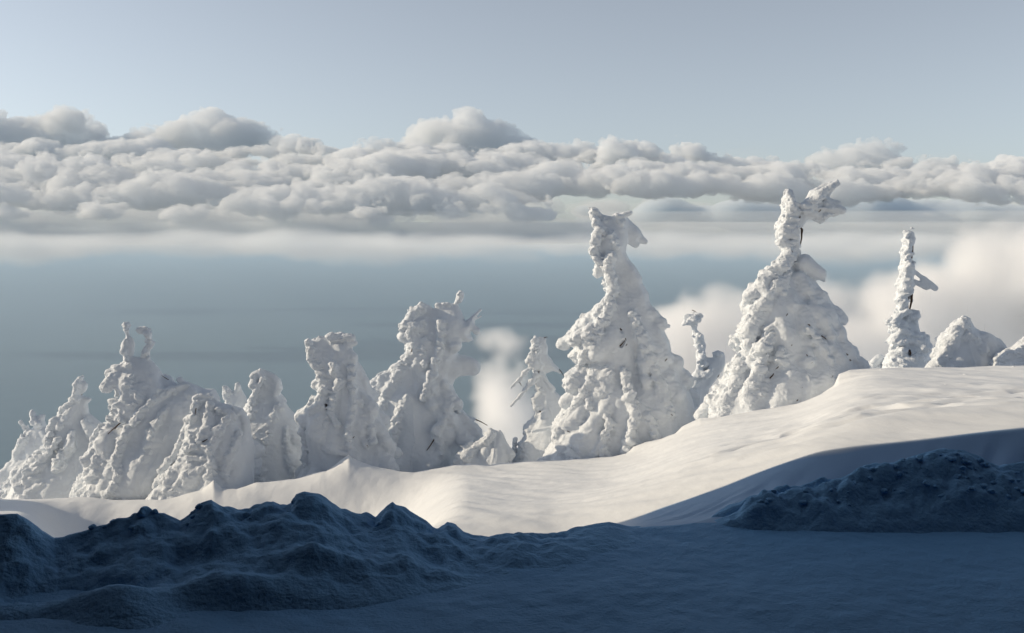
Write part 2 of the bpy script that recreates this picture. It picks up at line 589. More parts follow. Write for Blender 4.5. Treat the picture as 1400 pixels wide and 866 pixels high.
# ------------------------------------------------------------------ snow-laden trees
def poly_sdf(U, V, P):
    """signed distance to polygon P, positive inside"""
    P = np.array(P, float)
    d = np.full(U.shape, 1e9)
    ins = np.zeros(U.shape, bool)
    n = len(P)
    for i in range(n):
        a, b = P[i], P[(i + 1) % n]
        e = b - a
        wx, wy = U - a[0], V - a[1]
        t = np.clip((wx * e[0] + wy * e[1]) / (e @ e + 1e-9), 0, 1)
        d = np.minimum(d, (wx - e[0] * t) ** 2 + (wy - e[1] * t) ** 2)
        c = ((a[1] <= V) & (b[1] > V)) | ((b[1] <= V) & (a[1] > V))
        with np.errstate(divide='ignore', invalid='ignore'):
            xi = a[0] + (V - a[1]) / (e[1] if e[1] != 0 else 1e-9) * e[0]
        ins ^= c & (U < xi)
    return np.sqrt(d) * np.where(ins, 1, -1)


def blur2(a, n):
    return smooth1(smooth1(a, n, 0), n, 1)


def tube(parent, name, pts, r0, r1, material, sides=7, seed=0):
    rng = random.Random(seed)
    co = []
    pts = [Vector(p) for p in pts]
    n = len(pts)
    for i, p in enumerate(pts):
        d = (pts[min(i + 1, n - 1)] - pts[max(i - 1, 0)]).normalized()
        a = d.cross(Vector((0.3, 1, 0.1))).normalized()
        b = d.cross(a)
        r = r0 + (r1 - r0) * i / (n - 1)
        for k in range(sides):
            t = 2 * math.pi * k / sides
            rr = r * rng.uniform(0.8, 1.2)
            co.append(p + a * math.cos(t) * rr + b * math.sin(t) * rr)
    fc = []
    for i in range(n - 1):
        for k in range(sides):
            fc.append([i * sides + k, i * sides + (k + 1) % sides, (i + 1) * sides + (k + 1) % sides, (i + 1) * sides + k])
    co.append(pts[0])
    co.append(pts[-1])
    for k in range(sides):
        fc.append([len(co) - 2, (k + 1) % sides, k, k])
        fc.append([len(co) - 1, (n - 1) * sides + k, (n - 1) * sides + (k + 1) % sides, (n - 1) * sides + (k + 1) % sides])
    me = bpy.data.meshes.new(name)
    me.from_pydata([tuple(c) for c in co], [], [list(dict.fromkeys(f)) for f in fc])
    me.shade_smooth()
    me.materials.append(material)
    o = bpy.data.objects.new(name, me)
    COL.objects.link(o)
    o.parent = parent
    return o


def tree(name, label, Y, poly, ridges=(), blobs=(), cuts=(), twigs=(), seed=1, thick=0.8, crust=1.0, lump=1.0, vox=1.1, trunk=None,
         edge=12.0, boughs=1.0, group='rime covered firs along the crest', cat='snow covered tree', twig_free=()):
    P = np.array(poly, float)
    P[P[:, 1] >= P[:, 1].max() - 1, 1] += 25
    allu = list(P[:, 0]) + [q[0] for r in ridges for q in r[0]] + [b[0] for b in blobs]
    allv = list(P[:, 1]) + [q[1] for r in ridges for q in r[0]] + [b[1] for b in blobs]
    m = 14
    u0, u1, v0, v1 = min(allu) - m, max(allu) + m, min(allv) - m, max(allv) + m
    u = np.arange(u0, u1, vox)
    v = np.arange(v0, v1, vox)
    U, V = np.meshgrid(u, v, indexing='ij')
    d2 = poly_sdf(U, V, P) - 1.0
    d2s = np.clip(d2, 0, None)
    rl = d2s.max(0)
    rl = smooth1(rl, 25, 0)
    loc = blur2(d2s, 15)
    RL = np.maximum(rl[None, :], d2s + 1)
    Rw = max(8, d2s.max() * thick)
    wr = min(Rw * 1.0 + 14, 95)
    w = np.arange(-wr, wr, vox)
    shape = (len(u), len(v), len(w))
    W = w[None, None, :].astype(np.float32)
    amp = np.clip(RL / 22, 0.12, 1.0)[:, :, None].astype(np.float32)
    n1 = noise(shape, (26 / vox, 34 / vox, 26 / vox), seed)
    n2 = noise(shape, (11 / vox, 16 / vox, 11 / vox), seed + 1)
    n3 = np.abs(noise(shape, (8.5 / vox, 5.2 / vox, 6 / vox), seed + 2)) * (0.55 + 0.75 * np.clip(noise(shape, 22 / vox, seed + 12) + 0.6, 0, 1.5))
    n4 = np.abs(noise(shape, (4.4 / vox, 2.7 / vox, 3.2 / vox), seed + 3))
    # windward edge: distance from the left outline of each row
    inside = d2 > 0
    left = np.where(inside.any(0), np.argmax(inside, 0), len(u))
    left = smooth1(left.astype(float), 9, 0)
    eL = (np.arange(len(u))[:, None] - left[None, :]) * vox
    me_ = np.clip(1 - (eL - 3) / edge, 0, 1)[:, :, None] * 0.85
    # a front surface height for placing ridges
    T0 = thick * RL * np.clip(1 - np.clip(1 - d2s / RL, 0, 1) ** 3, 0, 1) ** 0.5

    def front(x, y):
        i = int(np.clip((x - u0) / vox, 0, len(u) - 1))
        j = int(np.clip((y - v0) / vox, 0, len(v) - 1))
        return -float(T0[i, j])
    msk = np.broadcast_to(me_, shape).astype(np.float32).copy()
    fold = noise(shape, (9 / vox, 60 / vox, 14 / vox), seed + 7)
    soft = blur2(d2s, 11)
    soft = d2 + (soft - d2) * ss(d2, 2, 9)
    n5 = np.abs(noise(shape, 2.1 / vox, seed + 9))
    dd = soft[:, :, None].astype(np.float32) + amp * (1.6 * n2) + msk * crust * (2.8 * n3 + 2.0 * n4 + 1.0 * n5 - 2.0) * np.clip(amp * 2.0, 0.35, 1)
    RL3 = np.maximum(RL[:, :, None].astype(np.float32), dd + 0.5)
    T = thick * RL3 * np.clip(1 - np.clip(1 - dd / RL3, 0, 1) ** 3, 0, 1) ** 0.5
    aw = np.abs(W)
    D = np.where(dd > 0, (aw - T) * 0.75, aw * 0.75 - dd)
    D = D - lump * amp * (6.0 * n1 + 2.2 * n2 + 2.6 * fold) * np.clip(dd / 8, 0, 1)
    D = D - msk * crust * (2.3 * n3 + 1.1 * n4 + 0.6 * n5 - 1.2) * np.clip(amp * 2, 0.4, 1)
    D = D - 0.55 * amp * n4

    def local(lo, hi):
        return tuple(slice(max(0, int((a - o) / vox)), max(1, int((b - o) / vox) + 2)) for a, b, o in zip(lo, hi, (u0, v0, -wr)))

    def capsule(a, b, ra, rb, kk, sub=False, mask=True, even=False):
        r = max(ra, rb) + 8
        lo = [min(a[i], b[i]) - r for i in range(3)]
        hi = [max(a[i], b[i]) + r for i in range(3)]
        sl = local(lo, hi)
        x = u[sl[0]][:, None, None]
        y = v[sl[1]][None, :, None]
        z = w[sl[2]][None, None, :]
        if min(x.shape[0], y.shape[1], z.shape[2]) == 0:
            return
        e = np.array(b) - np.array(a)
        t = np.clip(((x - a[0]) * e[0] + (y - a[1]) * e[1] + (z - a[2]) * e[2]) / (e @ e + 1e-6), 0, 1)
        dist = np.sqrt((x - a[0] - e[0] * t) ** 2 + (y - a[1] - e[1] * t) ** 2 + (z - a[2] - e[2] * t) ** 2) - (ra + (rb - ra) * t)
        if sub:
            D[sl] = np.maximum(D[sl], -dist)
            return
        if mask:
            dist = dist - crust * np.minimum(1, max(ra, rb) / 5) * (4.2 * n3[sl] + 2.0 * n4[sl] + 1.0 * n5[sl] - 2.4)
            msk[sl] = np.maximum(msk[sl], np.clip(1 - (dist - 1) / 3, 0, 1))
        elif even:
            dist = dist - 1.6 * n2[sl] - 0.5 * n4[sl]
        else:
            dist = dist - np.minimum(1, max(ra, rb) / 8) * (3.0 * n2[sl] + 1.8 * n3[sl] + 1.0 * n4[sl] - 1.0)
        h = np.clip(0.5 + 0.5 * (D[sl] - dist) / kk, 0, 1)
        D[sl] = D[sl] * (1 - h) + dist * h - kk * h * (1 - h)

    # snow laden boughs: drooping lobes all over, with a crease under each
    rg = np.random.default_rng(seed + 77)
    rmax = float(d2s.max())
    cand = np.argwhere((d2 > 3) & (d2 < rmax) & (V < P[:, 1].max() - 30))
    if len(cand) and boughs > 0:
        nb = int(boughs * len(cand) * vox * vox / 300)
        for c in cand[rg.integers(0, len(cand), nb)]:
            x, y = float(u[c[0]]), float(v[c[1]])
            loc_r = float(RL[c[0], c[1]])
            r_ = min(rg.uniform(0.10, 0.30) * loc_r + 1.5, 11)
            side = -1 if rg.random() < 0.68 else 1
            zf = side * (abs(front(x, y)) * 0.95 - r_ * 0.35)
            cx = float(np.sum(U[:, c[1]] * (d2[:, c[1]] > 0)) / max(1, np.sum(d2[:, c[1]] > 0)))
            dx = np.clip((x - cx) / max(loc_r, 4), -1, 1)
            if abs(dx) < 0.4 and rg.random() < 0.8:
                continue
            ln = r_ * rg.uniform(1.0, 2.2)
            a_ = (x - dx * ln * 0.4, y - ln * 0.5, zf * 0.9)
            b_ = (x + dx * ln * 0.6, y + ln * 0.6, zf + side * r_ * 0.25)
            capsule(a_, b_, r_ * 0.7, r_, 2.2 + 0.25 * r_, mask=(dx < -0.25 and rg.random() < 0.6))
    for rd in ridges:
        pts, r = rd[0], rd[1]
        off = rd[2] if len(rd) > 2 else 0.0
        rr = r if hasattr(r, '__len__') else (r, r)
        q = [(x, y, front(x, y) * 0.97 - rr[0] * 0.55 + off) for x, y in pts]
        if len(q) == 1:
            q = [q[0], (q[0][0] + 0.5, q[0][1] + 0.5, q[0][2])]
        n = len(q) - 1
        for i in range(n):
            capsule(q[i], q[i + 1], rr[0] + (rr[1] - rr[0]) * i / n, rr[0] + (rr[1] - rr[0]) * (i + 1) / n, 3.0)
    for bx_ in blobs:
        x0, y0, x1, y1, ra, rb, wz = bx_[:7]
        capsule((x0, y0, wz), (x1, y1, wz), ra, rb, 4.0, mask=len(bx_) > 7 and bx_[7] == 1, even=len(bx_) > 7 and bx_[7] == 2)
    for x0, y0, x1, y1, r in cuts:
        capsule((x0, y0, front(x0, y0)), (x1, y1, front(x1, y1)), r, r, 1.0, sub=True)
    D[0], D[-1], D[:, 0], D[:, :, 0], D[:, :, -1] = 5, 5, 5, 5, 5
    D[:, -1] = 5
    p, q = iso(D, None, vox)
    idx = np.clip(np.round(p).astype(int), 0, np.array(shape) - 1)
    att = msk[idx[:, 0], idx[:, 1], idx[:, 2]]

    def surf(x, y):
        i = int(np.clip((x - u0) / vox, 0, len(u) - 1))
        j = int(np.clip((y - v0) / vox, 0, len(v) - 1))
        c = np.where(D[i, j] < 0)[0]
        return float(w[c[0]]) if len(c) else 0.0
    s = Y / F
    pu, pv, pw = p[:, 0] * vox + u0, p[:, 1] * vox + v0, p[:, 2] * vox - wr
    o0 = at(700, HORIZON, Y)
    cu = (P[:, 0].min() + P[:, 0].max()) / 2

    def wpos(a, b, c):
        return np.stack([(a - 700) * s, Y + c * s, (HORIZON - b) * s], -1)
    basep = wpos(cu, P[:, 1].max(), 0.0)
    root = empty(name, basep)
    tag(root, label, cat, group)
    co = wpos(pu, pv, pw) - basep
    mesh('snow_cover', co, q, M_TREE, root, attr=att)
    # the trunk inside, bare only where the snow has broken away
    if trunk:
        pts = [wpos(x, y, z) - basep for x, y, z in trunk[0]]
        tube(root, 'trunk', pts, trunk[1] * s, trunk[2] * s, M_BARK, 9, seed)
    for i, t in enumerate(twigs):
        x0, y0, x1, y1, r = t[:5]
        z0, z1 = surf(x0, y0), surf(x1, y1)
        if len(t) > 5:
            z0 = z1 = t[5]
        else:
            z0, z1 = z0 + r * 0.25, z1 + r * 0.45
        mid = ((x0 + x1) / 2 + r * 0.4, (y0 + y1) / 2 - r * 0.3, (z0 + z1) / 2 - (0 if len(t) > 5 else r * 0.7))
        tube(root, 'twig', [wpos(*q_) - basep for q_ in ((x0, y0, z0), mid, (x1, y1, z1))], r * s * 0.62, r * s * 0.25, M_BARK, 5, seed + i)
    return root


exec_trees = True
# -- far left pair
tree('rime_fir', 'small spiky snow covered fir at the far left, partly behind a taller pointed one', 29.0,
     [(3, 642), (6, 634), (14, 627), (20, 622), (19, 611), (22, 608), (25, 603), (18, 597), (24, 595), (22, 585), (19, 575), (24, 575), (28, 588), (31, 578), (34, 587), (38, 585),
      (39, 575), (36, 561), (40, 561), (44, 570), (49, 567), (57, 568), (55, 577), (57, 584), (62, 587), (72, 600), (80, 640), (84, 730), (0, 730), (2, 680), (6, 652)],
     [([(22, 578), (28, 588)], 2.5), ([(38, 566), (42, 578), (48, 582)], 4), ([(28, 596), (24, 610), (22, 620), (10, 636), (8, 648)], 4)], seed=10, lump=0.8,
     trunk=([(50, 725, 0), (45, 600, 0)], 4, 2))
tree('rime_fir', 'slim pointed snow covered fir, second from the left edge', 27.6,
     [(108, 511), (112, 513), (111, 519), (117, 526), (116, 533), (113, 538), (108, 541), (121, 545), (121, 549), (116, 554), (117, 566), (128, 578), (142, 588), (158, 605), (172, 640), (178, 730),
      (0, 730), (5, 690), (9, 676), (4, 672), (8, 662), (17, 649), (30, 637), (38, 630), (53, 620), (62, 612), (60, 599), (62, 591), (69, 582), (70, 569), (77, 568), (83, 560), (95, 548),
      (95, 532), (99, 526), (105, 517)],
     [([(106, 518), (102, 528), (99, 545), (80, 566), (73, 580), (67, 600), (72, 608)], (4, 6)), ([(85, 598), (76, 610)], 5), ([(64, 614), (45, 628), (30, 642), (15, 660), (12, 680)], 5.5),
      ([(30, 678), (37, 660)], 3.5), ([(50, 666), (72, 655)], 3.0)], seed=20, trunk=([(90, 725, 0), (105, 540, 0)], 5, 2))
# -- the broad two horned fir
tree('rime_fir', 'broad snow covered fir with two thin horns on top, leftmost big tree', 26.2,
     [(174, 439), (179, 444), (176, 452), (176, 458), (181, 463), (183, 470), (182, 480), (180, 487), (190, 489), (202, 489), (210, 498), (217, 508), (220, 517), (230, 520),
      (239, 526), (251, 522), (260, 527), (275, 533), (289, 533), (296, 545), (300, 580), (300, 640), (300, 730), (80, 730), (86, 690), (97, 679), (108, 662), (120, 647), (126, 636), (121, 625), (125, 611),
      (127, 595), (136, 588), (136, 579), (143, 576), (158, 576), (172, 571), (161, 567), (150, 562), (147, 553), (162, 543), (156, 542), (153, 533), (144, 529), (141, 523), (145, 517), (142, 509), (150, 503),
      (158, 499), (168, 500), (166, 493), (163, 481), (161, 472), (168, 461), (169, 457), (166, 449), (163, 445), (168, 440)],
     [([(172, 444), (173, 450)], 3.4), ([(171, 466), (169, 478), (173, 492)], 3.2), ([(148, 508), (149, 525)], 5), ([(155, 534), (158, 541)], 3), ([(156, 553), (172, 549), (190, 552)], 6),
      ([(160, 503), (176, 500)], 5), ([(236, 532), (215, 545), (200, 562), (188, 582), (178, 598), (172, 620), (178, 642), (172, 660), (178, 684)], (6, 8)), ([(139, 584), (130, 600), (127, 622), (134, 632)], 6),
      ([(126, 642), (112, 662), (96, 682)], 8), ([(150, 583), (162, 576)], 4), ([(254, 527), (240, 533)], 4.5), ([(196, 640), (188, 670), (196, 690)], 5), ([(232, 556), (218, 585), (212, 620), (204, 650)], 5), ([(262, 538), (272, 552)], 5), ([(178, 515), (186, 535), (200, 545)], 5)],
     blobs=[(190, 453, 199, 450, 4.6, 4.2, 0, 1), (199, 456, 202, 468, 5.6, 4.6, 0, 1), (201, 470, 197, 487, 4.6, 5.6, 0, 1)],
     cuts=[(174, 574, 158, 588, 2.5), (152, 632, 156, 625, 2.2), (170, 548, 172, 549, 1.8)],
     twigs=[(175, 572, 156, 589, 1.8), (151, 634, 157, 624, 1.6), (236, 527, 218, 514, 1.2, -2), (168, 547, 173, 551, 1.4)], seed=30, thick=0.7, trunk=([(190, 725, 0), (178, 520, 0), (172, 450, 0)], 6, 1.5))
tree('rime_fir', 'low tangled snow covered fir with a hooked crest, in front of the two horned one', 24.9,
     [(196, 730), (200, 690), (206, 672), (222, 650), (238, 628), (244, 604), (250, 585), (260, 572), (262, 549), (270, 543), (288, 541), (296, 550), (308, 554), (329, 559), (338, 575), (342, 610), (338, 730)],
     [([(282, 544), (268, 548), (266, 568), (253, 578), (247, 600), (236, 622), (222, 642), (208, 668)], (5, 6)), ([(286, 552), (286, 578), (277, 598)], 5), ([(258, 612), (273, 606)], 5), ([(300, 600), (284, 606)], 4),
      ([(279, 636), (252, 652), (243, 664)], 3.2), ([(284, 632), (270, 655)], 3.2), ([(264, 592), (266, 600)], 4), ([(240, 645), (228, 655)], 6), ([(296, 625), (290, 645), (300, 668)], 5),
      ([(262, 622), (285, 622)], 4), ([(318, 566), (302, 588), (292, 612), (298, 640)], 5.5), ([(330, 592), (318, 622), (310, 655)], 5.5), ([(300, 560), (312, 563)], 5)],
     cuts=[(268, 552, 268, 566, 2.2)], twigs=[(268, 550, 268, 567, 1.6), (283, 600, 290, 596, 1.3)], seed=40, thick=0.75, trunk=([(270, 725, 0), (275, 570, 0)], 5, 3))
tree('rime_fir', 'tiny forked snow covered treetop peeping up behind the low tangled fir', 28.5,
     [(300, 600), (304, 545), (301, 532), (305, 526), (312, 532), (317, 537), (319, 524), (325, 522), (328, 532), (332, 540), (338, 550), (345, 600)],
     [([(305, 531), (308, 540)], 3.5), ([(323, 527), (319, 538)], 3)], seed=45, thick=0.8, trunk=([(320, 600, 0), (318, 545, 0)], 3, 1.5))
tree('rime_fir', 'blunt headed snow covered fir with a ring of rime on its brow', 28.0,
     [(341, 516), (345, 508), (353, 504), (361, 505), (375, 512), (382, 520), (384, 533), (379, 541), (388, 550), (394, 560), (412, 578), (418, 605), (424, 650), (430, 730), (300, 730), (306, 660), (312, 620),
      (322, 590), (330, 565), (331, 555), (338, 547), (344, 541), (343, 533)],
     [([(346, 514), (346, 524), (354, 528), (359, 518), (354, 508), (346, 514)], 3.4), ([(350, 535), (344, 550), (346, 566), (341, 580), (318, 590), (306, 598)], 5), ([(371, 576), (356, 594), (341, 612)], 4.5),
      ([(326, 618), (318, 632), (308, 644)], 3.5), ([(332, 622), (336, 634)], 4), ([(402, 628), (404, 650)], (6, 2.5)), ([(330, 590), (322, 578)], 3), ([(380, 556), (372, 590), (362, 622), (366, 650)], 5.5), ([(394, 585), (398, 610)], 5)],
     twigs=[(344, 559, 350, 555, 1.4)], seed=50, trunk=([(365, 725, 0), (358, 540, 0)], 5, 3))
tree('rime_fir', 'snow covered fir with a cap like top, lit crust all down its left side', 26.2,
     [(416, 470), (419, 465), (436, 460), (450, 463), (454, 457), (464, 453), (480, 456), (486, 462), (482, 470), (480, 477), (490, 496), (498, 508), (505, 520), (508, 540), (520, 575), (535, 610), (545, 730),
      (395, 730), (400, 660), (414, 634), (411, 624), (416, 613), (411, 606), (408, 592), (412, 580), (413, 566), (424, 548), (435, 530), (437, 518), (432, 508), (424, 498), (420, 486)],
     [([(423, 470), (427, 490), (440, 508), (446, 530), (440, 552), (430, 560)], (6, 8)), ([(432, 545), (420, 565), (416, 590), (420, 612), (416, 628)], 6), ([(456, 496), (466, 520), (458, 542), (456, 560), (464, 575)], 5.5),
      ([(450, 574), (443, 590), (450, 608), (474, 614)], 3.6), ([(456, 461), (480, 461)], 6), ([(493, 546), (496, 552)], 2.5), ([(482, 505), (486, 545), (480, 590), (488, 620)], 5.5), ([(505, 560), (512, 600)], 6)],
     cuts=[(449, 552, 449, 556, 2.5)], twigs=[(449, 550, 449, 558, 1.6), (483, 597, 488, 592, 1.3), (503, 602, 506, 607, 1.3), (424, 562, 426, 556, 1.2)], seed=60, thick=0.72, trunk=([(470, 725, 0), (452, 480, 0)], 6, 3))
tree('rime_fir', 'big snow covered fir leaning like a horse head with a drooping lobe on its right', 28.8,
     [(620, 414), (623, 404), (629, 397), (636, 406), (632, 414), (627, 416), (634, 430), (638, 438), (645, 430), (660, 420), (655, 430), (650, 438), (650, 448), (644, 456), (649, 466), (640, 468), (632, 469), (626, 476),
      (627, 487), (634, 495), (634, 510), (628, 516), (622, 520), (618, 528), (626, 548), (629, 560), (639, 570), (651, 574), (647, 580), (649, 587), (645, 594), (646, 606), (638, 612), (634, 622), (642, 640),
      (650, 730), (480, 730), (490, 650), (500, 600), (508, 562), (512, 543), (505, 532), (507, 525), (520, 514), (536, 502), (554, 486), (560, 470), (562, 457), (553, 452), (549, 440), (559, 430), (566, 418), (576, 412),
      (586, 416), (592, 421), (600, 414)],
     [([(577, 420), (564, 430), (557, 444), (570, 448)], 8), ([(564, 462), (569, 475), (560, 489), (542, 504), (524, 518), (512, 528)], 7), ([(583, 462), (581, 480), (583, 496)], 5), ([(548, 505), (535, 525), (528, 534)], 6),
      ([(598, 417), (612, 416)], 4), ([(515, 545), (513, 560)], 3), ([(604, 440), (602, 475), (592, 510), (580, 540)], 6), ([(560, 540), (545, 570), (540, 600)], 6.5), ([(615, 550), (600, 585), (606, 612)], 6.5)],
     blobs=[(602, 496, 645, 503, 20, 12.5, 0, 2), (627, 412, 629, 403, 2.6, 5, 0, 1), (638, 440, 657, 424, 2.5, 1.8, -3), (641, 441, 657, 433, 2, 1.5, 3), (634, 445, 640, 464, 7, 4, -3)],
     cuts=[(566, 470, 564, 480, 2.5)], twigs=[(567, 468, 563, 482, 1.7), (596, 594, 584, 612, 1.6), (592, 594, 600, 598, 1.3), (506, 532, 520, 537, 1.3), (648, 575, 666, 584, 1.5, 0), (622, 415, 627, 412, 1.2, -2)],
     seed=70, thick=0.68, trunk=([(575, 725, 0), (590, 440, 0)], 7, 3))
tree('rime_fir', 'knee high snow covered sapling between the horse head fir and the drooping armed fir', 27.5,
     [(629, 623), (632, 615), (650, 614), (660, 603), (661, 593), (670, 586), (680, 590), (684, 588), (689, 596), (692, 605), (697, 614), (706, 650), (710, 730), (620, 730), (632, 645)],
     [([(638, 624), (652, 614), (666, 602), (672, 593)], 6.5), ([(636, 632), (640, 622)], 5)], seed=80, thick=0.7, trunk=([(668, 725, 0), (674, 600, 0)], 3, 2))
# -- the one with two drooping arms
tree('rime_fir', 'slender snow covered fir with two thin arms drooping to the left', 27.8,
     [(738, 459), (749, 462), (748, 468), (751, 475), (750, 484), (758, 496), (765, 506), (768, 512), (756, 510), (748, 513), (756, 531), (764, 538), (776, 549), (782, 570), (790, 600), (795, 730), (692, 730), (700, 640),
      (706, 626), (708, 608), (715, 599), (712, 588), (723, 575), (728, 567), (727, 554), (724, 545), (733, 536), (731, 524), (728, 510), (725, 500), (718, 494), (720, 489), (727, 479), (725, 473), (727, 467)],
     [([(733, 464), (731, 474)], 5), ([(728, 484), (722, 494)], 5), ([(704, 605), (703, 622), (702, 640)], (4, 3), 6)],
     blobs=[(728, 499, 700, 529, 3.2, 1.8, -8, 1), (735, 513, 699, 555, 3.4, 2.0, -10, 1), (740, 512, 757, 532, 3.2, 3, -8), (745, 490, 767, 512, 6, 1.6, 4), (728, 586, 756, 580, 2.8, 3.4, -34)],
     cuts=[(736, 509, 736, 511, 2.2), (739, 563, 739, 566, 2.0)], twigs=[(735, 508, 737, 512, 1.8), (738, 562, 740, 566, 1.8), (765, 506, 771, 515, 1.0, 0), (744, 462, 749, 461, 1.0, -2), (710, 523, 713, 528, 1.0, -8)],
     seed=90, thick=0.75, crust=0.8, trunk=([(742, 725, 0), (738, 480, 0)], 5, 2))
# -- the tallest
tree('rime_fir', 'tallest snow covered fir, a pyramid with a winged neck, centre right', 26.5,
     [(803, 291), (810, 284), (818, 287), (824, 293), (837, 296), (841, 291), (852, 292), (858, 299), (858, 312), (858, 330), (856, 345), (860, 354), (868, 363), (878, 379),
      (879, 387), (887, 401), (889, 412), (899, 435), (903, 441), (908, 450), (916, 466), (919, 482), (930, 498), (935, 512), (944, 521), (943, 530), (950, 550), (962, 600), (970, 730), (725, 730), (735, 650), (748, 616),
      (757, 604), (754, 590), (756, 580), (763, 570), (774, 548), (781, 532), (779, 524), (772, 518), (778, 507), (790, 503), (799, 501), (808, 495), (788, 498), (775, 488), (784, 476), (774, 468), (773, 460), (786, 442), (800, 430),
      (812, 421), (822, 412), (831, 401), (822, 388), (823, 379), (815, 382), (811, 377), (814, 360), (807, 346), (805, 332), (812, 316), (809, 306), (804, 297)],
     [([(811, 291)], 7), ([(813, 303), (818, 316), (812, 332), (812, 346), (820, 360)], 6.5), ([(834, 322), (839, 338)], 5), ([(834, 350), (829, 366), (834, 382), (836, 397), (830, 413), (818, 424)], 8),
      ([(834, 416), (822, 438), (808, 448), (792, 458), (782, 464)], 8), ([(818, 440), (810, 470), (806, 490)], 6.5), ([(800, 462), (795, 490)], 7), ([(783, 515)], 9), ([(815, 498), (806, 515), (796, 535), (780, 560), (765, 582), (760, 600), (768, 612)], 7),
      ([(821, 508), (812, 516)], 4), ([(800, 535), (803, 550)], 5), ([(760, 610), (746, 628)], 3.5), ([(780, 612), (790, 622)], 9), ([(825, 562), (831, 570), (822, 586), (818, 602), (823, 620), (829, 632)], 5), ([(796, 612), (800, 632)], 3.5),
      ([(842, 298), (846, 304)], 5), ([(862, 430), (880, 475), (898, 520), (912, 560)], 6.5), ([(850, 505), (862, 560), (850, 605)], 7), ([(880, 560), (892, 600)], 7)],
     blobs=[(842, 299, 860, 292, 5, 3.5, -8), (850, 308, 866, 320, 13, 10, 8, 2), (866, 320, 882, 331, 9, 3, 8, 2), (856, 322, 870, 335, 9, 4, 6, 2), (903, 446, 915, 446, 3, 2.5, 0)],
     cuts=[(846, 449, 847, 451, 2), (850, 462, 846, 470, 2.5)], twigs=[(845, 447, 847, 451, 1.8), (844, 470, 852, 462, 1.4), (856, 465, 850, 472, 1.3), (851, 458, 853, 466, 1.2), (831, 454, 834, 460, 1.2), (904, 490, 908, 486, 1.4), (814, 553, 817, 560, 1.3),
                                                                         (774, 583, 778, 586, 1.3), (910, 558, 915, 563, 1.3)],
     seed=100, thick=0.66, trunk=([(850, 725, 0), (848, 480, 0), (838, 320, 0)], 9, 2.5))
tree('rime_fir', 'thin crooked snow covered fir between the two tallest trees', 29.6,
     [(932, 446), (935, 434), (948, 426), (957, 429), (961, 438), (955, 444), (955, 452), (964, 458), (965, 467), (968, 472), (966, 484), (969, 489), (976, 489), (974, 482), (983, 478), (992, 482), (994, 489), (993, 500), (990, 508),
      (982, 520), (973, 533), (971, 550), (973, 560), (976, 570), (990, 640), (915, 640), (922, 600), (938, 546), (943, 532), (948, 516), (954, 504), (953, 490), (954, 480), (949, 474), (949, 468), (945, 459), (946, 450), (944, 444), (938, 447)],
     [([(942, 438), (950, 436)], 7), ([(954, 462)], 6), ([(957, 476), (959, 500), (950, 520), (943, 538)], (5, 4)), ([(984, 484)], 4.5), ([(970, 506), (965, 512)], 4)],
     twigs=[(966, 546, 968, 538, 1.8), (982, 516, 984, 512, 1.2), (946, 424, 953, 428, 1.0, -4)], seed=110, thick=0.8, trunk=([(955, 640, 0), (958, 480, 0)], 4, 1.5))
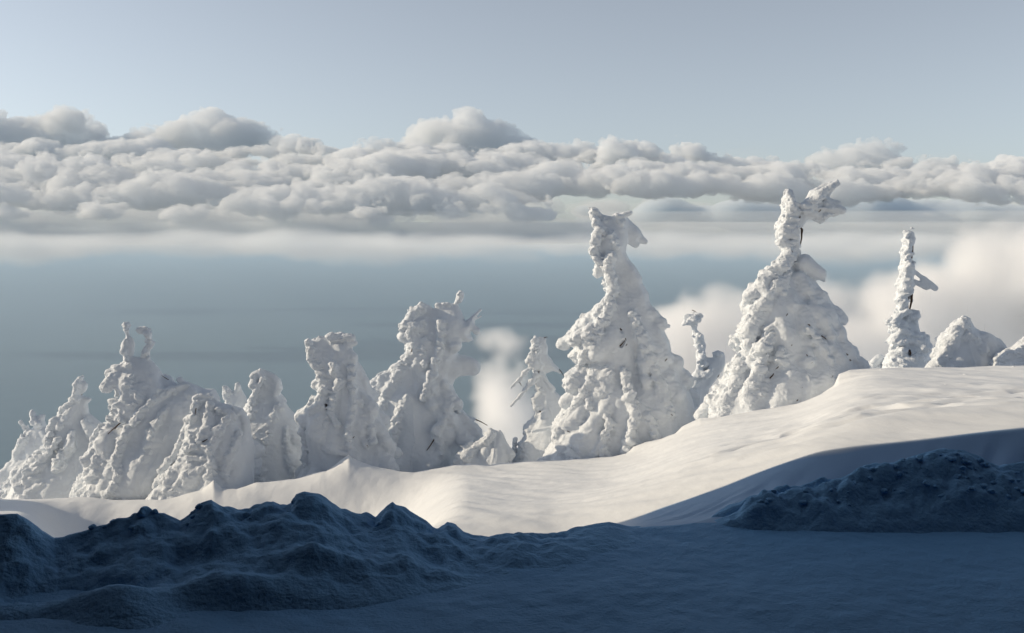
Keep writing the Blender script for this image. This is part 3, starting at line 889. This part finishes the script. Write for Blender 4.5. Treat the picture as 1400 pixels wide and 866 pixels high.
tree('rime_fir', 'large snow covered fir whose forked top carries a plume pointing right', 24.4,
     [(1067, 267), (1072, 260), (1079, 264), (1079, 271), (1087, 276), (1089, 283), (1093, 279), (1100, 270), (1104, 261), (1120, 252), (1140, 246), (1144, 251), (1137, 263), (1133, 270), (1145, 277), (1147, 287), (1139, 297), (1130, 298),
      (1120, 308), (1110, 301), (1102, 302), (1097, 310), (1091, 315), (1088, 329), (1092, 349), (1102, 352), (1109, 353), (1120, 364), (1127, 373), (1127, 385), (1120, 382), (1115, 384), (1121, 393), (1133, 409), (1138, 421), (1150, 429),
      (1158, 438), (1155, 446), (1148, 446), (1152, 455), (1160, 466), (1170, 478), (1172, 488), (1180, 496), (1190, 509), (1200, 540), (1205, 640), (960, 640), (970, 580), (972, 554), (984, 532), (994, 516), (994, 506), (1004, 494), (1018, 480),
      (1015, 470), (1007, 462), (1005, 454), (1015, 434), (1021, 418), (1018, 409), (1026, 399), (1028, 391), (1040, 379), (1050, 367), (1066, 351), (1067, 341), (1059, 331), (1057, 313), (1060, 303), (1066, 293), (1064, 283)],
     [([(1073, 266), (1077, 283), (1072, 298), (1067, 314), (1067, 330), (1078, 345)], 7.5), ([(1084, 285), (1080, 320), (1086, 345)], 6), ([(1096, 285), (1112, 270), (1138, 252)], (9, 5)), ([(1074, 352), (1056, 372), (1040, 388), (1030, 402)], 10),
      ([(1058, 385), (1042, 402), (1026, 428), (1014, 452), (1022, 468), (1034, 478)], 8), ([(1072, 372), (1062, 396)], 6), ([(1059, 474), (1054, 488)], 4.5), ([(1008, 498), (1002, 518), (988, 545), (976, 568)], 10), ([(1030, 500), (1014, 532)], 9),
      ([(1093, 444), (1104, 458), (1116, 466)], 3.5), ([(1116, 478), (1126, 492), (1127, 512), (1121, 528)], 3.5), ([(1066, 538), (1080, 550)], 3.5)],
     blobs=[(1128, 284, 1136, 286, 12, 10, -2, 1), (1112, 286, 1120, 296, 10, 8, -2, 1), (1096, 360, 1118, 374, 12, 8, -8, 2), (1120, 415, 1150, 437, 14, 7, -6)],
     cuts=[(1063, 449, 1066, 446, 2.2), (1049, 506, 1044, 512, 2.2), (1093, 440, 1097, 443, 2.5), (1112, 456, 1120, 462, 2.2), (1072, 541, 1078, 537, 2)],
     twigs=[(1094, 313, 1092, 339, 2.4, -2), (1092, 312, 1095, 318, 2.6, -3), (1061, 452, 1067, 446, 1.8), (1043, 513, 1051, 504, 1.8), (1051, 502, 1057, 495, 1.4), (1092, 440, 1098, 444, 1.8), (1112, 456, 1121, 462, 1.4), (1070, 543, 1078, 537, 1.7),
            (1071, 470, 1073, 466, 1.5), (1091, 480, 1093, 484, 1.5), (1096, 492, 1099, 490, 1.4), (1146, 480, 1149, 484, 1.6), (1151, 488, 1154, 491, 1.3), (1123, 511, 1125, 506, 1.4), (1010, 547, 1022, 544, 1.3), (1035, 541, 1038, 535, 1.4),
            (1016, 565, 1018, 561, 1.4), (1080, 528, 1085, 518, 1.2), (1064, 430, 1068, 426, 1.4), (1116, 288, 1112, 292, 1.2), (1073, 341, 1078, 346, 1.8), (1086, 300, 1089, 296, 1.6), (1125, 535, 1128, 540, 1.2)],
     seed=120, thick=0.62, trunk=([(1085, 640, 0), (1085, 400, 0), (1078, 290, 0)], 8, 2.5))
tree('rime_fir', 'pole thin snow crusted tree with bare brown trunk showing, right of the plumed fir', 27.4,
     [(1233, 320), (1239, 316), (1244, 318), (1246, 324), (1243, 329), (1248, 335), (1245, 343), (1243, 353), (1254, 358), (1250, 363), (1250, 369), (1246, 384), (1247, 394), (1243, 399), (1248, 404), (1243, 414), (1243, 425),
      (1248, 429), (1258, 429), (1257, 439), (1259, 453), (1265, 456), (1272, 461), (1271, 472), (1278, 482), (1281, 505), (1283, 560), (1205, 560), (1210, 507), (1211, 494), (1217, 484), (1220, 475), (1212, 468), (1221, 459),
      (1218, 449), (1211, 438), (1226, 431), (1224, 427), (1226, 417), (1221, 411), (1229, 396), (1222, 389), (1229, 375), (1226, 366), (1230, 360), (1229, 346), (1233, 327)],
     [([(1238, 321), (1237, 345), (1236, 360)], 5), ([(1236, 368), (1236, 395)], 9), ([(1231, 405), (1232, 425)], 7), ([(1222, 438), (1226, 450), (1224, 465)], 9), ([(1240, 430), (1246, 432)], 7), ([(1236, 458), (1250, 462), (1254, 474)], 7),
      ([(1222, 478), (1228, 478)], 7), ([(1218, 495), (1228, 500)], 8), ([(1243, 488), (1252, 484)], 4)],
     blobs=[(1248, 371, 1262, 382, 2.6, 2.6, -4), (1262, 382, 1278, 394, 3, 4.5, -4), (1249, 385, 1266, 393, 3.2, 3.2, -2), (1268, 462, 1267, 468, 5, 5, 0)],
     cuts=[(1243, 326, 1242, 362, 3.6), (1242, 400, 1240, 425, 4.4), (1237, 478, 1237, 486, 2.4)],
     twigs=[(1243, 325, 1242, 362, 2.8, -7.0), (1243, 398, 1240, 427, 3.4, -9.5), (1237, 477, 1237, 486, 2.2)], seed=130, thick=0.85, crust=1.1, trunk=([(1240, 560, 0), (1240, 430, 0), (1242, 320, 0)], 4, 1.6))
tree('rime_fir', 'little snow covered stump at the foot of the pole thin tree', 28.0,
     [(1180, 520), (1184, 504), (1190, 496), (1197, 490), (1206, 487), (1211, 491), (1214, 505), (1216, 560), (1178, 560)], [([(1197, 496), (1204, 492)], 5), ([(1188, 502)], 4)], seed=140,
     trunk=([(1198, 560, 0), (1200, 505, 0)], 3, 2))
tree('rime_fir', 'squat mound shaped snow covered tree with an arched back, near the right edge', 25.0,
     [(1278, 505), (1276, 478), (1282, 470), (1285, 458), (1295, 451), (1302, 440), (1312, 434), (1321, 432), (1330, 438), (1335, 447), (1348, 456), (1371, 462), (1376, 470), (1376, 481), (1372, 487), (1366, 495), (1374, 515), (1378, 560), (1274, 560)],
     [([(1316, 440), (1302, 454), (1290, 470), (1284, 488)], 9), ([(1318, 454), (1326, 462), (1336, 476)], 6), ([(1284, 492), (1294, 500)], 7), ([(1306, 462), (1318, 456)], 4), ([(1307, 500), (1306, 505)], 3)],
     blobs=[(1345, 466, 1366, 474, 12, 9, -8)], seed=150, thick=0.75, trunk=([(1320, 560, 0), (1318, 460, 0)], 4, 2.5))
tree('rime_fir', 'snow covered tree cut by the right edge of the picture', 24.2,
     [(1363, 505), (1364, 490), (1372, 482), (1385, 477), (1395, 468), (1402, 463), (1425, 452), (1450, 470), (1465, 510), (1470, 560), (1358, 560)],
     [([(1370, 490), (1388, 482), (1402, 470)], 7), ([(1376, 500), (1392, 498)], 6)], twigs=[(1397, 486, 1402, 484, 1.8)], seed=160, thick=0.8, trunk=([(1420, 560, 0), (1420, 470, 0)], 4, 2.5))


# ------------------------------------------------------------------ the lodge whose shadow lies over the road (left of the picture)
def box(name, x0, x1, y0, y1, z0, z1, material, parent):
    co = [(x, y, z) for x in (x0, x1) for y in (y0, y1) for z in (z0, z1)]
    return mesh(name, co, [(0, 1, 3, 2), (4, 6, 7, 5), (0, 4, 5, 1), (2, 3, 7, 6), (0, 2, 6, 4), (1, 5, 7, 3)], material, parent, smooth=False)


lodge = empty('mountain_lodge', (0, 0, 0))
tag(lodge, 'dark timber lodge with deep snow on its roof beside the road', 'building')
LX0, LX1, LY0, LY1 = -22.0, -10.2, -18.0, 11.22
box('wall', LX0 + 0.6, LX1 - 0.6, LY0 + 0.6, LY1, -3.2, 8.8, M_WOOD, lodge)
xm = (LX0 + LX1) / 2
prof = [(LX0, 8.5), (xm, 12.8), (LX1, 8.5), (LX1, 9.1), (xm, 13.5), (LX0, 9.1)]
co = [(x, LY0, z) for x, z in prof] + [(x, LY1 + 0.05, z) for x, z in prof]
n = 6
fc = [[i, (i + 1) % n, n + (i + 1) % n, n + i] for i in range(n)] + [[0, 5, 4, 1], [1, 4, 3, 2], [6, 7, 10, 11], [7, 8, 9, 10]]
mesh('roof', co, fc, M_SLOPE, lodge, smooth=False)
for yy in (LY0 + 0.62, LY1 - 0.01):
    mesh('gable', [(LX0 + 0.6, yy, 8.8), (LX1 - 0.6, yy, 8.8), (xm, yy, 12.9), (xm, yy, 12.9)], [(0, 1, 2, 3)], M_WOOD, lodge, smooth=False)
for kz in (-0.6, 2.6, 5.8):
    for ky in range(7):
        y = LY0 + 3 + ky * 4.0
        f_ = box('window', LX1 - 0.62, LX1 - 0.52, y - 0.7, y + 0.7, kz, kz + 1.3, M_TRIM, lodge)
        box('pane', LX1 - 0.54, LX1 - 0.50, y - 0.6, y + 0.6, kz + 0.1, kz + 1.2, M_GLASS, f_)


# wings and canopy added out of view to keep sky light off the road
box('shade_wing_wall', -10.75, 22, -12, -3.5, -3.2, 7.5, M_WOOD, lodge)
box('shade_wing_roof', -10.1, 22.6, -12.6, -3.0, 7.5, 8.2, M_SLOPE, lodge)
box('shade_side_wing', 14, 22, -3.0, 7.0, -3.2, 6.0, M_WOOD, lodge)
box('shade_canopy', -9.9, 13.9, -3.49, 7.2, 2.75, 3.1, M_WOOD, lodge)
for px_ in (-9.4, 8.2, 13.0):
    box('shade_canopy_post', px_ - 0.12, px_ + 0.12, 6.7, 6.94, -2.5, 2.75, M_WOOD, lodge)


# ------------------------------------------------------------------ sea, haze, mist, clouds
sea = mesh('sea', [(-150000, -150000, -1300), (150000, -150000, -1300), (150000, 150000, -1300), (-150000, 150000, -1300)], [(0, 1, 2, 3)],
           simple_material('sea_water', (0.08, 0.14, 0.18), 0.35, 0.002, 0.8, 5.0), smooth=False)
tag(sea, kind='structure')

HZ = 149000.0
co = [(x, y, z) for x in (-HZ, HZ) for y in (-HZ, HZ) for z in (-1301.0, 14.0)]
haze = mesh('haze', co, [(0, 1, 3, 2), (4, 6, 7, 5), (0, 4, 5, 1), (2, 3, 7, 6), (0, 2, 6, 4), (1, 5, 7, 3)],
            volume_material('haze_air', 2.6e-5, (0.69, 0.86, 1.0)), smooth=False)
tag(haze, kind='stuff')


def to_volume(o, material, voxel, band, density=1.0):
    """the object's closed mesh becomes a fog whose density rises from its surface inwards"""
    g = bpy.data.node_groups.new('fog_from_mesh', 'GeometryNodeTree')
    g.interface.new_socket('Geometry', in_out='INPUT', socket_type='NodeSocketGeometry')
    g.interface.new_socket('Geometry', in_out='OUTPUT', socket_type='NodeSocketGeometry')
    i = g.nodes.new('NodeGroupInput')
    q = g.nodes.new('NodeGroupOutput')
    mv = g.nodes.new('GeometryNodeMeshToVolume')
    mv.resolution_mode = 'VOXEL_SIZE'
    mv.inputs['Density'].default_value = density
    mv.inputs['Voxel Size'].default_value = voxel
    mv.inputs['Interior Band Width'].default_value = band
    sm = g.nodes.new('GeometryNodeSetMaterial')
    sm.inputs['Material'].default_value = material
    g.links.new(i.outputs[0], mv.inputs['Mesh'])
    g.links.new(mv.outputs[0], sm.inputs[0])
    g.links.new(sm.outputs[0], q.inputs[0])
    md = o.modifiers.new('fog', 'NODES')
    md.node_group = g


def puffs(name, P, D, vox, ys, amps, material, seed, voxel=None, band=None, k=0.6, flat=0.7, wide=1.5, floor=16.0):
    """P: (px, py, radius px, extra depth); a cauliflower of smooth-joined puffs roughened by billow noise"""
    s = D / F
    A = np.array(P, float)
    mg = 10 + 0.45 * sum(a for c_, a in amps)
    x0, x1 = (A[:, 0] - A[:, 2] * wide * 1.1 - mg).min(), (A[:, 0] + A[:, 2] * wide * 1.1 + mg).max()
    t0, t1 = (A[:, 1] - A[:, 2] * 1.15 - mg).min(), (A[:, 1] + A[:, 2] * 1.15 + mg).max()
    lo = np.array([(x0 - 700) * s, D - ys, (HORIZON - t1) * s])
    hi = np.array([(x1 - 700) * s, D + ys, (HORIZON - t0) * s])
    V = vox * s
    n = tuple(int(a) + 1 for a in (hi - lo) / V)
    big = 60 * s
    d = np.full(n, big, np.float32)
    for px, py, r, dy in P:
        c = at(px, py, D + dy)
        r = r * s
        a = (c - lo) / V
        mm = [int(r * e / V) + 4 for e in (wide * 1.15 + k, 1.2 + k, 1.2 + k)]
        i0 = [max(0, int(a[q]) - mm[q]) for q in range(3)]
        i1 = [min(n[q], int(a[q]) + mm[q]) for q in range(3)]
        if any(i1[q] <= i0[q] for q in range(3)):
            continue
        g = [np.arange(i0[q], i1[q]) * V + lo[q] - c[q] for q in range(3)]
        x = g[0][:, None, None] / wide
        y = g[1][None, :, None]
        z = g[2][None, None, :]
        z = z / np.where(z < 0, flat, 1)
        dd = np.sqrt(x * x + y * y + z * z) - r
        sl = tuple(slice(i0[q], i1[q]) for q in range(3))
        a_ = d[sl]
        kk = r * k
        h = np.clip(0.5 + 0.5 * (a_ - dd) / kk, 0, 1)
        d[sl] = a_ * (1 - h) + dd * h - kk * h * (1 - h)
    for q, (cell, amp) in enumerate(amps):
        d -= amp * s * (np.abs(noise(n, (cell / vox * 1.3, cell / vox, cell / vox), seed + q)) - 0.35)
    b = 4
    d[:b], d[-b:], d[:, :b], d[:, -b:], d[:, :, :b], d[:, :, -b:] = big, big, big, big, big, big
    p, q = iso(d / V, None, 1)
    p = p * V + lo
    p[:, 2] = np.maximum(p[:, 2], floor)
    o = mesh(name, p, q, material)
    if voxel:
        to_volume(o, material, voxel * s, band * s)
    return o


def cloud_mat(name, od, D, color=(0.975, 0.988, 1.0)):
    return volume_material(name, od / (D / F), color, 0.0)


rng = np.random.default_rng(3)
FINE = [(28, 13), (13, 9), (6.2, 6), (3.1, 3.6)]
D1 = 17000
for lab, P in (('puffy cloud head at the far left', [(-60, 185, 34, 0), (-10, 178, 26, 0), (25, 180, 22, 0), (90, 166, 24, -200), (62, 188, 24, 0), (118, 182, 16, 0), (110, 200, 26, 0), (10, 205, 30, 0)]),
               ('low domed cloud head left of centre', [(268, 178, 22, 0), (296, 174, 24, 0), (330, 188, 22, 0), (240, 192, 20, 0), (360, 198, 18, 0), (200, 200, 20, 0), (390, 208, 13, 0), (160, 206, 20, 0), (300, 204, 30, 0)]),
               ('tallest cloud head, rising in the middle of the sky', [(612, 186, 26, 0), (650, 178, 25, 0), (585, 198, 22, 0), (684, 192, 22, 0), (712, 202, 17, 0), (742, 209, 14, 0), (555, 208, 16, 0), (640, 208, 34, 0)]),
               ('broad soft cloud head at the right', [(1160, 220, 22, 0), (1188, 222, 22, 0), (1125, 230, 18, 0), (1222, 232, 18, 0), (1255, 238, 15, 0), (1300, 246, 15, 0), (1350, 244, 14, 0), (1390, 240, 14, 0), (1440, 242, 16, 0)])):
    o = puffs('cumulus_cloud', P, D1, 1.4, 800, FINE, cloud_mat('cloud_head', 0.08, D1), int(rng.integers(999)))
    tag(o, lab, 'cloud', 'cloud heads above the cloud bank')

P = []
for row, (y0, dy0, r0, r1, nn, jit) in enumerate([(212, 1700, 7, 14, 90, 5), (225, 1100, 8, 15, 90, 5), (240, 500, 9, 18, 80, 6), (256, -100, 11, 20, 60, 6), (272, -700, 12, 20, 36, 6), (290, -1200, 12, 20, 26, 6)]):
    for i in range(nn):
        px = -120 + 1640 * (i + rng.uniform(0, 1)) / nn
        y = y0 + rng.normal(0, jit)
        y += 22 * ss(px, 820, 1120) * (1 if row < 2 else 0.5 if row == 2 else 0.2)
        if row > 3 and px > 720:
            continue
        P.append((px, y, (r0 + (r1 * 1.25 - r0) * rng.uniform(0, 1) ** 1.8), dy0 + rng.uniform(-250, 250)))
o = puffs('clouds', P, 13000, 1.5, 2100, FINE, cloud_mat('cloud_bank', 0.11, 13000), 41, wide=2.2, flat=0.6, k=0.9)
tag(o, kind='stuff')
# the shaded wall of cloud under the bank on the right
P = []
for i in range(40):
    px = rng.uniform(790, 1560)
    P.append((px, rng.uniform(288, 314), rng.uniform(14, 20) * float(ss(px, 740, 960)), rng.uniform(-300, 300)))
o = puffs('cloud_base', P, 15500, 2.2, 1200, [(40, 12), (18, 6)], cloud_mat('cloud_base', 0.08, 15500, (0.91, 0.96, 1.0)), 47, wide=2.6, k=1.0, flat=0.8)
tag(o, kind='stuff')

# soft lower veil of the cloud bank
P = []
for i in range(110):
    px = rng.uniform(-200, 1620)
    P.append((px, rng.uniform(283, 314), rng.uniform(14, 20) * (1 if px < 760 else 0.7), rng.uniform(-1000, 1000)))
o = puffs('cloud_veil', P, 20000, 2.0, 2300, [(40, 9), (18, 6), (9, 3)], cloud_mat('cloud_veil', 0.028, 9500 * 2.1), 51, wide=2.6, k=1.0, flat=0.75)
tag(o, kind='stuff')
# pale layers of air lying on the far horizon below the clouds, each thinner than the one under it
for y0, r0, od in ((333, 5, 0.05), (331, 9, 0.03), (328, 15, 0.014), (324, 22, 0.006)):
    P = [(px, y0 + rng.uniform(-1, 1), r0 * rng.uniform(0.85, 1.15), rng.uniform(-300, 300)) for px in np.arange(-260, 1680, r0 * 1.2)]
    o = puffs('distant_cloud', P, 12000, 1.6, 900, [(60, 3)], cloud_mat('distant_cloud', od, 12000, (0.96, 0.985, 1.0)), 57 + r0, wide=5, k=1.4, flat=0.8, floor=14.6)
    tag(o, kind='stuff')
# thin haze added in front of the bank to soften its contrast
P = [(px, rng.uniform(235, 285), rng.uniform(30, 40), rng.uniform(-400, 400)) for px in np.arange(-200, 1620, 36)]
o = puffs('airlight_veil', P, 8000, 3.0, 1200, [(60, 22), (26, 10)], cloud_mat('airlight_veil', 0.0016, 8000), 58, wide=2.0, k=1.0, flat=0.7)
tag(o, kind='stuff')

# mist rising behind the trees
DM = 190.0


def mist(name, P, D, od, seed, ys=16, col=(1, 1, 1)):
    o = puffs(name, P, D, 2.6, ys, [(50, 24), (22, 15), (10, 9), (5, 5)], cloud_mat(name, od, D, col), seed, 2.8, 34, wide=1.2, k=1.2, flat=1.0, floor=-900.0)
    return tag(o, kind='stuff')


rng = np.random.default_rng(8)
P = []
for i in range(120):
    px = rng.uniform(880, 1600)
    top = np.interp(px, [880, 930, 1060, 1180, 1260, 1330, 1400, 1600], [440, 400, 395, 400, 350, 315, 290, 270])
    P.append((px, top + 30 + 240 * rng.uniform(0, 1) ** 1.3, rng.uniform(26, 44), rng.uniform(-12, 12)))
mist('mist', P, DM, 0.05, 61, 22)
P = [(690, 476, 16, 0), (672, 466, 11, 3), (706, 490, 12, -3), (655, 478, 9, 0), (676, 505, 20, 2), (700, 515, 24, 0), (672, 540, 18, 3), (692, 556, 26, 0), (716, 570, 24, 3), (668, 585, 18, -2),
     (700, 605, 30, 0), (740, 590, 26, 2), (680, 630, 28, 0), (780, 600, 26, 0), (740, 640, 30, 0), (640, 640, 22, 0), (752, 480, 10, 0), (660, 500, 10, -3)]
mist('mist_wisp', P, 120.0, 0.06, 71, ys=12)
# a thin sheet of mist drifting far out, across the horizon
P = [(px, 333 + rng.uniform(-3, 4), rng.uniform(9, 15), rng.uniform(-40, 40)) for px in np.arange(-260, 1680, 14)]
P += [(rng.uniform(-200, 1600), rng.uniform(340, 356), rng.uniform(8, 13), rng.uniform(-40, 40)) for i in range(40)]
o = puffs('mist_sheet', P, 800.0, 2.4, 110, [(60, 8), (22, 5)], cloud_mat('mist_sheet', 0.036, 800.0, (0.96, 0.985, 1.0)), 83, 2.6, 18, wide=4.0, k=1.3, flat=1.0, floor=-900.0)
tag(o, kind='stuff')
